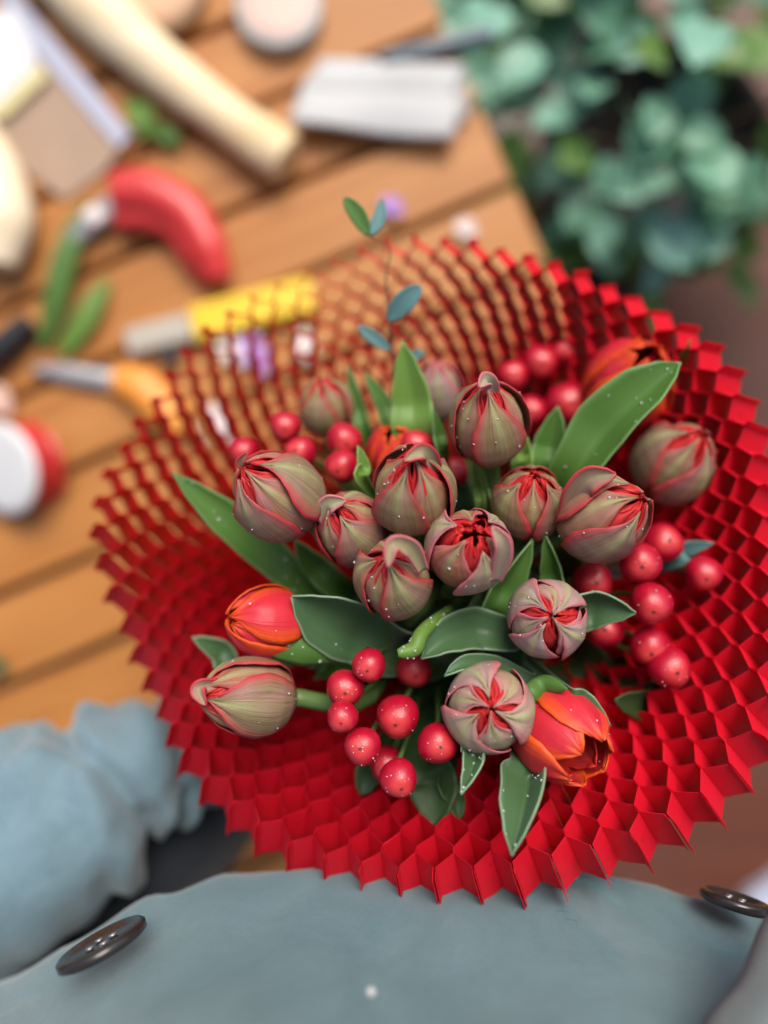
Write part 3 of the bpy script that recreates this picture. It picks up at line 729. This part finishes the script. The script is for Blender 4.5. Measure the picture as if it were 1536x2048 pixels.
# eucalyptus sprig
eu = thing('eucalyptus_sprig', 'thin twig with a few small blue-green leaves rising above the far side of the flowers', 'sprig', B)
mk('stem', tube([lerp(B, P(800, 850, .36), .1), P(800, 850, .36), P(788, 730, .335), P(772, 560, .325), P(780, 500, .322), P(738, 470, .318)], [.0009, .0008, .0006, .0004, .0003, .0003], 6, 30), M['twig'], eu)
for pts, wpx, mat in ([[(737, 470, .318), (715, 430, .316), (688, 395, .314)], 34, 'leaf'], [[(740, 470, .318), (757, 440, .32), (765, 398, .322)], 28, 'euca'],
                      [[(776, 640, .322), (808, 605, .318), (842, 572, .316)], 44, 'euca'], [[(780, 700, .328), (748, 676, .326), (716, 652, .325)], 26, 'euca'],
                      [[(790, 740, .338), (820, 715, .336), (850, 705, .335)], 24, 'euca']):
    leaf(eu, pts, wpx, mat, .25, root=False, gw=WIDE)

# ------------------------------------------------------------------ person: jacket, sleeve, buttons
person = thing('person', 'person in a grey-blue twill jacket with shade-darkened trousers, behind the paper collar', 'person', P(750, 1950, .45))
SIL = [(-500, 2180), (-200, 2060), (0, 1962), (150, 1878), (300, 1800), (450, 1756), (620, 1738), (900, 1735), (1150, 1748), (1300, 1775), (1390, 1793), (1536, 1842), (1800, 1960), (2100, 2120)]
def jack(i, j):
    u = -420+2500*j; vs_ = interp(SIL, u)
    # i: 0 = underside behind the silhouette, 1 = towards the wearer
    if i < .22:
        k = i/.22; a = k*math.pi/2
        v = vs_+70*(1-math.sin(a)); d = .305+.16*(1-k)
    else:
        k = (i-.22)/.78; v = vs_+(2500-vs_)*k; d = .305-.20*(1-(1-k)**1.6)*.75
    p = P(u, v, d)
    w = smooth01((i-.15)/.1)
    nz = noise.noise(Vector((u*.004, v*.0035, 1)))*.012+noise.noise(Vector((u*.011+v*.004, v*.006, 5)))*.006+noise.noise(Vector((u*.03, v*.022, 8)))*.0006
    # long folds fanning out from under the collar towards the lower right
    ang = math.atan2(v-1650, u-980)
    nz += w*.010*math.exp(-((ang-.82)/.10)**2)*smooth01((v-1740)/60)
    nz -= w*.011*math.exp(-((ang-.62)/.07)**2)*smooth01((v-1740)/60)
    nz += w*.006*math.exp(-((ang-1.1)/.07)**2)-w*.004*math.exp(-((ang-2.3)/.12)**2)
    nz += w*.0045*math.sin(ang*34+2*noise.noise(Vector((u*.006, v*.006, 3))))*math.exp(-((ang-.75)/.4)**2)*smooth01((v-1730)/80)
    nz += w*.0050*math.sin((u*.8+v*.5)*.021+3*noise.noise(Vector((u*.003, v*.003, 4))))*smooth01((900-u)/600)
    # seam line at the lower left
    s = (v-1965)+(u-120)*.42
    nz -= .003*math.exp(-(s/18)**2)*smooth01((380-u)/120)*w
    p.z += nz
    return p
mk('jacket_front', grid(90, 130, jack), M['cloth'], person, solid=.002)
# overlapping jacket flap at the lower right
def flap(i, j):
    u = lerp(1560, 1392, i)+430*j; v = lerp(1815, 2130, i)
    d = .232-.030*i+.05*(j-.15)**2+(.012 if j < .02 else 0)
    p = P(u+6*math.sin(i*7), v, d-.012*math.sin(min(1, j*2.5)*math.pi/2)); p.z += noise.noise(Vector((i*3, j*3, 9)))*.003
    return p
mk('jacket_flap', grid(40, 24, flap), M['cloth_grey'], person, solid=.004)
# bent sleeve at the left
SP = [P(-420, 2080, .40), P(-150, 1800, .39), P(90, 1650, .385), P(240, 1560, .395), P(360, 1500, .42), P(560, 1420, .46)]
def sleeve(i, j):
    c = catmull(SP, i); d = (catmull(SP, min(i+.02, 1))-catmull(SP, max(i-.02, 0))).normalized()
    a, b, _ = frame(d, Vector((0, 0, 1))); th = 2*math.pi*j
    r = interp([(0, .07), (.25, .060), (.5, .047), (.62, .039), (.75, .034), (1, .03)], i)
    n = Vector((math.cos(th), math.sin(th), 0))
    f = .006*noise.noise(Vector((n.x*1.2, n.y*1.2, i*9)))+.0035*math.sin(i*58+2.4*math.sin(th+.8)+1.5*noise.noise(n*2+Vector((0, 0, i*5))))*smooth01((i-.42)/.12)
    f += .007*noise.noise(Vector((n.x*1.0+i*3, n.y*1.6, i*16+n.x*2)))*smooth01((i-.2)/.2)
    f += .003*noise.noise(Vector((n.x*2.5, n.y*2.5, i*22)))
    # the deep crease round the elbow
    f -= .010*math.exp(-((i-.56-.05*math.sin(th+1))/.018)**2)
    r += f
    return c+a*(r*math.cos(th))+b*(r*math.sin(th))
mk('sleeve', grid(110, 48, sleeve), M['sleeve'], person)
M['horn'] = simple('dark_horn', (.022, .019, .018), .22, .5, 200)
def button(c, axis, r):
    b = mk('button', lathe(c, axis, [(r*.2, -.0018), (r*.9, -.0018), (r, -.001), (r, .0012), (r*.93, .0022), (r*.84, .0022), (r*.74, .0008), (r*.2, .0006)], 36), M['horn'], person)
    a, bb, d = frame(Vector(axis))
    for k in range(4):
        th = k*math.pi/2+.6; cc = c+(a*math.cos(th)+bb*math.sin(th))*r*.26+d.normalized()*.0009
        mk('button_hole', lathe(cc, axis, [(r*.09, 0), (r*.09, .0007)], 10), M['steel'], b)
# added trouser leg below the sleeve; shade there is put into its dark colour
M['trouser'] = cloth_material('shade_dark_trousers', (.018, .022, .03), (.03, .035, .045))
TP = [P(-400, 2150, .47), P(-100, 1960, .46), P(140, 1830, .455), P(330, 1690, .46), P(470, 1540, .48), P(560, 1400, .50)]
def trouser(i, j):
    c = catmull(TP, i); d = (catmull(TP, min(i+.02, 1))-catmull(TP, max(i-.02, 0))).normalized()
    a, b, _ = frame(d, Vector((0, 0, 1))); th = 2*math.pi*j; n = Vector((math.cos(th), math.sin(th), 0))
    r = interp([(0, .06), (.4, .047), (.7, .036), (1, .03)], i)+.004*noise.noise(Vector((n.x*1.4, n.y*1.4, i*7)))
    return c+a*(r*math.cos(th))+b*(r*math.sin(th))
mk('shaded_trouser_leg', grid(60, 32, trouser), M['trouser'], person)
button(P(205, 1890, .262), Vector((-.38, .86, -.12)), .0155)
button(P(1470, 1804, .285), Vector((.22, .9, -.2)), .0125)
mk('sequin_glint', lathe(P(742, 1984, .2185), Vector((0, .2, 1)), [(.0004, -.0006), (.0013, -.0003), (.0014, .0002), (.0006, .0008)], 12), M['card_white'], person)  # pale speck standing in for the blurred glint of a sequin

# ------------------------------------------------------------------ things on the table
TS = FPX/CAM_H
def T(u, v, z=0.0): return P(u, v, CAM_H-z)
def rod(name, label, cat, pts, wid, mat, z, flat=.8, group=None, seg=16):
    W = [T(u, v, z) for u, v in pts]; o = mk(name, tube(W, [x/2/FPX*(CAM_H-z) for x in wid], seg, 40, flat, up=Vector((0, 0, 1))), mat, bevel=.002)
    return tag(o, label, cat, group)
rod('tool_handle', 'pale varnished wooden tool handle with a flared end, lying across the planks', 'handle', [(60, -130), (190, 15), (330, 140), (460, 240), (545, 298), (575, 318)], [130, 124, 104, 92, 104, 96], M['pale_wood'], .020, .85)
# boards and papers at the upper left corner
def slab(name, label, cat, poly, z0, z1, mat, bev=.001):
    o = mk(name, prism([(T(u, v, z1).x, T(u, v, z1).y) for u, v in poly][::-1], z0, z1), mat, None, smooth=False, bevel=bev); return tag(o, label, cat)
slab('cardboard_piece', 'brown-grey piece of cardboard under the white card', 'cardboard', [(-120, 180), (60, 60), (250, 285), (205, 345), (130, 400), (30, 330), (-90, 330)], .0005, .003, M['kraft'])
slab('paper_strip', 'bluish-white paper strip along the edge of the brown cardboard', 'paper', [(-40, -60), (30, -20), (262, 268), (236, 296), (60, 90)], .0034, .0058, M['blue_paper'])
wc = thing('card', 'white card with a yellow border lying on the brown cardboard', 'card', T(0, 120, .006))
mk('card_sheet', prism([(T(u, v, .011).x, T(u, v, .011).y) for u, v in [(-150, 20), (30, 20), (75, 125), (-5, 205), (-150, 215)]][::-1], .0062, .0105), M['white'], wc, smooth=False)
mk('border', prism([(T(u, v, .011).x, T(u, v, .011).y) for u, v in [(78, 125), (92, 150), (5, 232), (-150, 240), (-150, 218), (-4, 208)]][::-1], .0062, .0096), M['cream_edge'], wc, smooth=False)
def slice_(name, label, u, v, rpx, mat, z=.012, sq=1.0):
    t = thing(name, label, 'wood slice', T(u, v, 0)); c = T(u, v, z); c.z = 0; r = rpx/FPX*(CAM_H-z)
    mk('disc', lathe(c, Vector((0, .04, 1)), [(r*.9, .0005), (r*.93, z*.4), (r*.93, z), (r*.6, z+.0006), (r*.05, z+.0008)], 40), mat, t)
    mk('rim', lathe(c, Vector((0, .04, 1)), [(r*.935, .0006), (r, .002), (r*1.01, z*.6), (r*.99, z*.95), (r*.935, z*1.02)], 40), M['bark'] if mat is M['slice_wood'] else M['card_grey'], t)
slice_('wood_slice', 'tan round wood slice beside the pale tool handle', 312, -35, 98, M['slice_wood'])
slice_('wood_slice', 'pinkish round dish-like slice with a pale rim near the stack of cards', 556, 8, 88, M['pinkish'], .014)
rod('wooden_peg', 'cream rounded wooden peg at the side of the cardboard', 'peg', [(-60, 250), (-15, 350), (0, 440), (-10, 530)], [90, 120, 136, 90], M['pale_wood'], .022)
# stack of white cards
st = thing('card_stack', 'small stack of curled white and grey cards at the table end', 'cards', T(750, 200, 0))
def card_sheet(z, poly, mat, seed):
    a, b, c, d = [T(u, v, z) for u, v in poly]
    def f(i, j):
        p = lerp(lerp(a, b, j), lerp(d, c, j), i); p.z = z+.004*math.sin(j*6.0+seed)*i+.0015*math.sin(i*3)
        return p
    return mk('card_sheet', grid(10, 16, f), mat, st, solid=.0045)
card_sheet(.005, [(640, 118), (928, 140), (936, 240), (590, 255)], M['card_grey'], 0)
card_sheet(.0115, [(655, 120), (930, 132), (905, 200), (600, 180)], M['card_white'], .3)
card_sheet(.018, [(604, 178), (925, 196), (905, 278), (580, 250)], M['card_white'], .8)
rod('pencil', 'dark blue-grey pencil sticking out over the table end behind the cards', 'pencil', [(760, 122), (860, 98), (985, 66)], [28, 34, 32], M['pen'], .012, 1)
# secateurs
sc = thing('secateurs', 'closed pruning shears with bent glossy red handles', 'secateurs', T(330, 450, 0))
mk('handle', tube([T(228, 385, .02), T(300, 385, .02), T(372, 425, .02), T(415, 495, .02), T(440, 560, .018)], [.0175, .019, .0185, .0165, .011], 16, 30, .75, up=Vector((0, 0, 1))), M['tool_red'], sc)
mk('handle', tube([T(232, 432, .014), T(295, 430, .014), T(352, 452, .014), T(392, 510, .013), T(418, 556, .012)], [.013, .014, .0145, .0135, .009], 14, 30, .7, up=Vector((0, 0, 1))), M['tool_red'], sc)
mk('blade', tube([T(236, 405, .014), T(195, 432, .013), T(150, 480, .012), T(118, 545, .011)], [.010, .011, .007, .001], 10, 20, .3, up=Vector((0, 0, 1))), M['steel'], sc)
mk('pivot_bolt', lathe(T(190, 436, .016), Vector((0, 0, 1)), [(.008, 0), (.0085, .004), (.006, .006), (.002, .0064)], 20), M['cream_petal'], sc)
# utility knife
uk = thing('utility_knife', 'yellow and grey utility knife behind the paper collar', 'knife', T(430, 640, 0))
kd = (T(620, 598)-T(250, 695)).normalized(); kn = Vector((-kd.y, kd.x, 0))
def kbox(name, a, b, hw, z0, z1, mat):
    A, Bp = T(*a), T(*b); c = (A+Bp)/2; c.z = (z0+z1)/2
    return mk(name, obox(c, (Bp-A).length/2, hw, (z1-z0)/2, kd, kn), mat, uk, smooth=False, bevel=.003)
kbox('grip', (392, 657), (628, 596), .0145, .002, .018, M['tool_yellow'])
kbox('nose', (262, 692), (391, 658), .0115, .003, .015, M['tool_grey'])
kbox('slider', (330, 722), (362, 714), .007, .006, .016, M['black'])
# orange knife
ok_ = thing('craft_knife', 'small knife with a dull grey blade and an orange handle', 'knife', T(200, 760, 0))
mk('blade', tube([T(66, 738, .008), T(140, 748, .008), T(235, 764, .008)], [.004, .0085, .0095], 10, 14, .35, up=Vector((0, 0, 1))), M['steel'], ok_)
mk('handle', tube([T(228, 762, .012), T(275, 772, .012), T(320, 812, .012), T(370, 860, .012)], [.011, .0165, .0165, .012], 14, 20, .7, up=Vector((0, 0, 1))), M['tool_orange'], ok_)
# marker at the far left
rod('black_marker', 'black marker pen half out of sight beside the long green leaf', 'marker', [(-70, 760), (0, 700), (62, 642)], [50, 58, 46], M['black'], .012, 1)
# ribbon spool
sp = thing('ribbon_spool', 'white-faced spool of red ribbon lying on the planks', 'spool', T(20, 955, 0))
sa = Vector((-.42, -.18, .89)); s0 = T(34, 935, .016)
mk('ribbon', lathe(s0, sa, [(.026, -.012), (.034, -.010), (.034, .010), (.026, .011)], 36), M['tool_red'], sp)
mk('flange', lathe(s0, sa, [(.030, .0112), (.038, .0115), (.038, .0138), (.030, .0146), (.004, .0150)], 40), M['white'], sp)
mk('flange', lathe(s0, sa, [(.018, -.016), (.037, -.0155), (.037, -.0135), (.018, -.0125)], 40), M['tool_red'], sp)
# scraps
def scrap(name, label, cat, pts, wpx, mat, group=None, z=.006):
    W = [T(u, v, z+dz) for u, v, dz in pts]; wid = wpx/FPX*CAM_H
    def f(i, j):
        c = catmull(W, i); d = (catmull(W, min(i+.05, 1))-catmull(W, max(i-.05, 0))).normalized(); s = d.cross(Vector((0, 0, 1))).normalized()
        t = 2*j-1; h = wid/2*interp(WIDE, i); return c+s*(h*t)+Vector((0, 0, h*.35*t*t))
    return tag(mk(name, grid(14, 6, f), M[mat], None, solid=.0007), label, cat, group)
scrap('cut_leaf', 'long dark green cut leaf lying beside the red secateurs', 'leaf', [(180, 405, 0), (140, 490, .008), (112, 600, .008), (84, 705, 0)], 48, 'leaf')
scrap('cut_leaf', 'shorter yellowish-green cut leaf next to the long dark leaf', 'leaf', [(215, 560, 0), (170, 640, .004), (120, 715, 0)], 46, 'leaf_bright')
scrap('cut_leaf', 'small bright green leaf scrap between cardboard and tool handle', 'leaf', [(258, 200, 0), (285, 238, .006), (300, 280, 0)], 52, 'leaf_bright')
scrap('cut_leaf', 'olive leaf scrap just below the bright green one', 'leaf', [(300, 250, 0), (340, 275, .004), (352, 300, 0)], 36, 'leaf')
scrap('cut_leaf', 'pale green leaf scrap at the far edge of the lower planks', 'leaf', [(-40, 1320, 0), (-10, 1330, .004), (14, 1338, 0)], 40, 'leaf_blue')
scrap('fallen_petal', 'violet petal lying behind the paper collar', 'petal', [(490, 660, 0), (510, 705, .004), (528, 752, 0)], 46, 'lilac')
scrap('fallen_petal', 'pale lilac petal next to the violet petal', 'petal', [(445, 660, 0), (462, 700, .003), (478, 735, 0)], 42, 'cream_petal')
scrap('fallen_petal', 'pale pink petal next to the yellow knife end', 'petal', [(602, 662, 0), (612, 690, .003), (620, 722, 0)], 40, 'cream_petal')
scrap('fallen_petal', 'cream petal seen through the paper cells', 'petal', [(418, 812, 0), (436, 850, .004), (452, 895, 0)], 50, 'cream_petal')
scrap('fallen_petal', 'dusky lilac petal on the plank above the eucalyptus tip', 'petal', [(765, 398, 0), (785, 412, .003), (806, 424, 0)], 36, 'lilac')
scrap('fallen_petal', 'small beige petal close to the far rim of the collar', 'petal', [(912, 446, 0), (932, 456, .003), (952, 466, 0)], 36, 'cream_petal')
scrap('fallen_petal', 'dusty pink petal beside the grey blade', 'petal', [(-25, 770, 0), (0, 795, .003), (20, 830, 0)], 44, 'pinkish')

# ------------------------------------------------------------------ shrub and other greenery on the floor beside the table
def shrub_leaf_mesh(mat):
    V, F, U = grid(6, 4, lambda i, j: Vector(((2*j-1)*.40*math.sin(math.pi*min(1, .08+i*.92))**.75, i, .12*math.sin(3*i)+.22*(2*j-1)**2*(.4))))
    me = bpy.data.meshes.new('leaf'); me.from_pydata([tuple(v) for v in V], [], F); me.polygons.foreach_set('use_smooth', [True]*len(F)); me.materials.append(M[mat]); return me
SL, SLD = shrub_leaf_mesh('shrub'), shrub_leaf_mesh('shrub_dark')
def shrub(label, c, rad, nleaf, size, seed, dark=.3, pot=None):
    rng = random.Random(seed); root = thing('potted_shrub', label, 'plant', (c.x, c.y, -.419))
    if pot: mk('pot', lathe(Vector((c.x+pot[1], c.y+pot[2], -.419)), Vector((0, 0, 1)), [(pot[0]*.7, 0), (pot[0]*.95, .2), (pot[0], .22), (pot[0], .235), (pot[0]*.92, .235), (pot[0]*.9, .21), (.01, .21)], 36), M['pot'], root)
    for k in range(9):
        a = k*.698+rng.uniform(-.2, .2); e = c+Vector((math.cos(a)*rad.x*.7, math.sin(a)*rad.y*.7, rad.z*.2))
        b = Vector((c.x+math.cos(a)*.03, c.y+math.sin(a)*.03, -.22)); mk('stem', tube([b, lerp(b, e, .5)+Vector((0, 0, .03)), e], [.005, .004, .002], 6, 8), M['twig'], root)
    for k in range(nleaf):
        z = rng.uniform(-.35, 1); a = rng.uniform(0, 6.283); s = math.sqrt(max(0, 1-z*z)); rr = rng.uniform(.55, 1.05)
        n = Vector((s*math.cos(a), s*math.sin(a), z))
        p = c+Vector((n.x*rad.x, n.y*rad.y, n.z*rad.z))*rr+Vector((noise.noise(n*3), noise.noise(n*3+Vector((7, 0, 0))), 0))*.03
        d = Vector((n.x+rng.gauss(0, .5), n.y+rng.gauss(0, .5), .25*n.z+rng.gauss(-.1, .3))).normalized()
        up = (Vector((0, 0, 1))+n*.4+Vector((rng.gauss(0, .35), rng.gauss(0, .35), 0))).normalized()
        x = d.cross(up).normalized(); up2 = x.cross(d)
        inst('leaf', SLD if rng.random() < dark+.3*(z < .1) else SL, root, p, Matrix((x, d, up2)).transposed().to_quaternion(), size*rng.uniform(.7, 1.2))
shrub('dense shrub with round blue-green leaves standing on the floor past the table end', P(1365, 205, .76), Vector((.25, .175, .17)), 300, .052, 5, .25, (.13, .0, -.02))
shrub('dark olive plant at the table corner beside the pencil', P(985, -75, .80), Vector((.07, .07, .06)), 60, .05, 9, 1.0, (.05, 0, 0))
tag(mk('stone_slab', prism([(P(u, v, .98).x, P(u, v, .98).y) for u, v in [(820, -80), (1330, -90), (1120, 60), (1050, 240), (960, 300)]][::-1], -.418, -.36), simple('grey_stone', (.30, .27, .22), .8, .25, 12), None, smooth=False, bevel=.01), 'grey-beige stone slab on the floor between table end and shrub', 'stone slab')
slab_o = tag(mk('paper_sheet_on_floor', prism([(P(u, v, 1.04).x, P(u, v, 1.04).y) for u, v in [(1492, 1800), (1600, 1725), (1660, 1900), (1510, 1890)]][::-1], -.418, -.40), M['blue_paper'], None, smooth=False), 'bluish-white packet on the floor beyond the jacket button', 'packet')
slab_o.name = 'paper_packet'
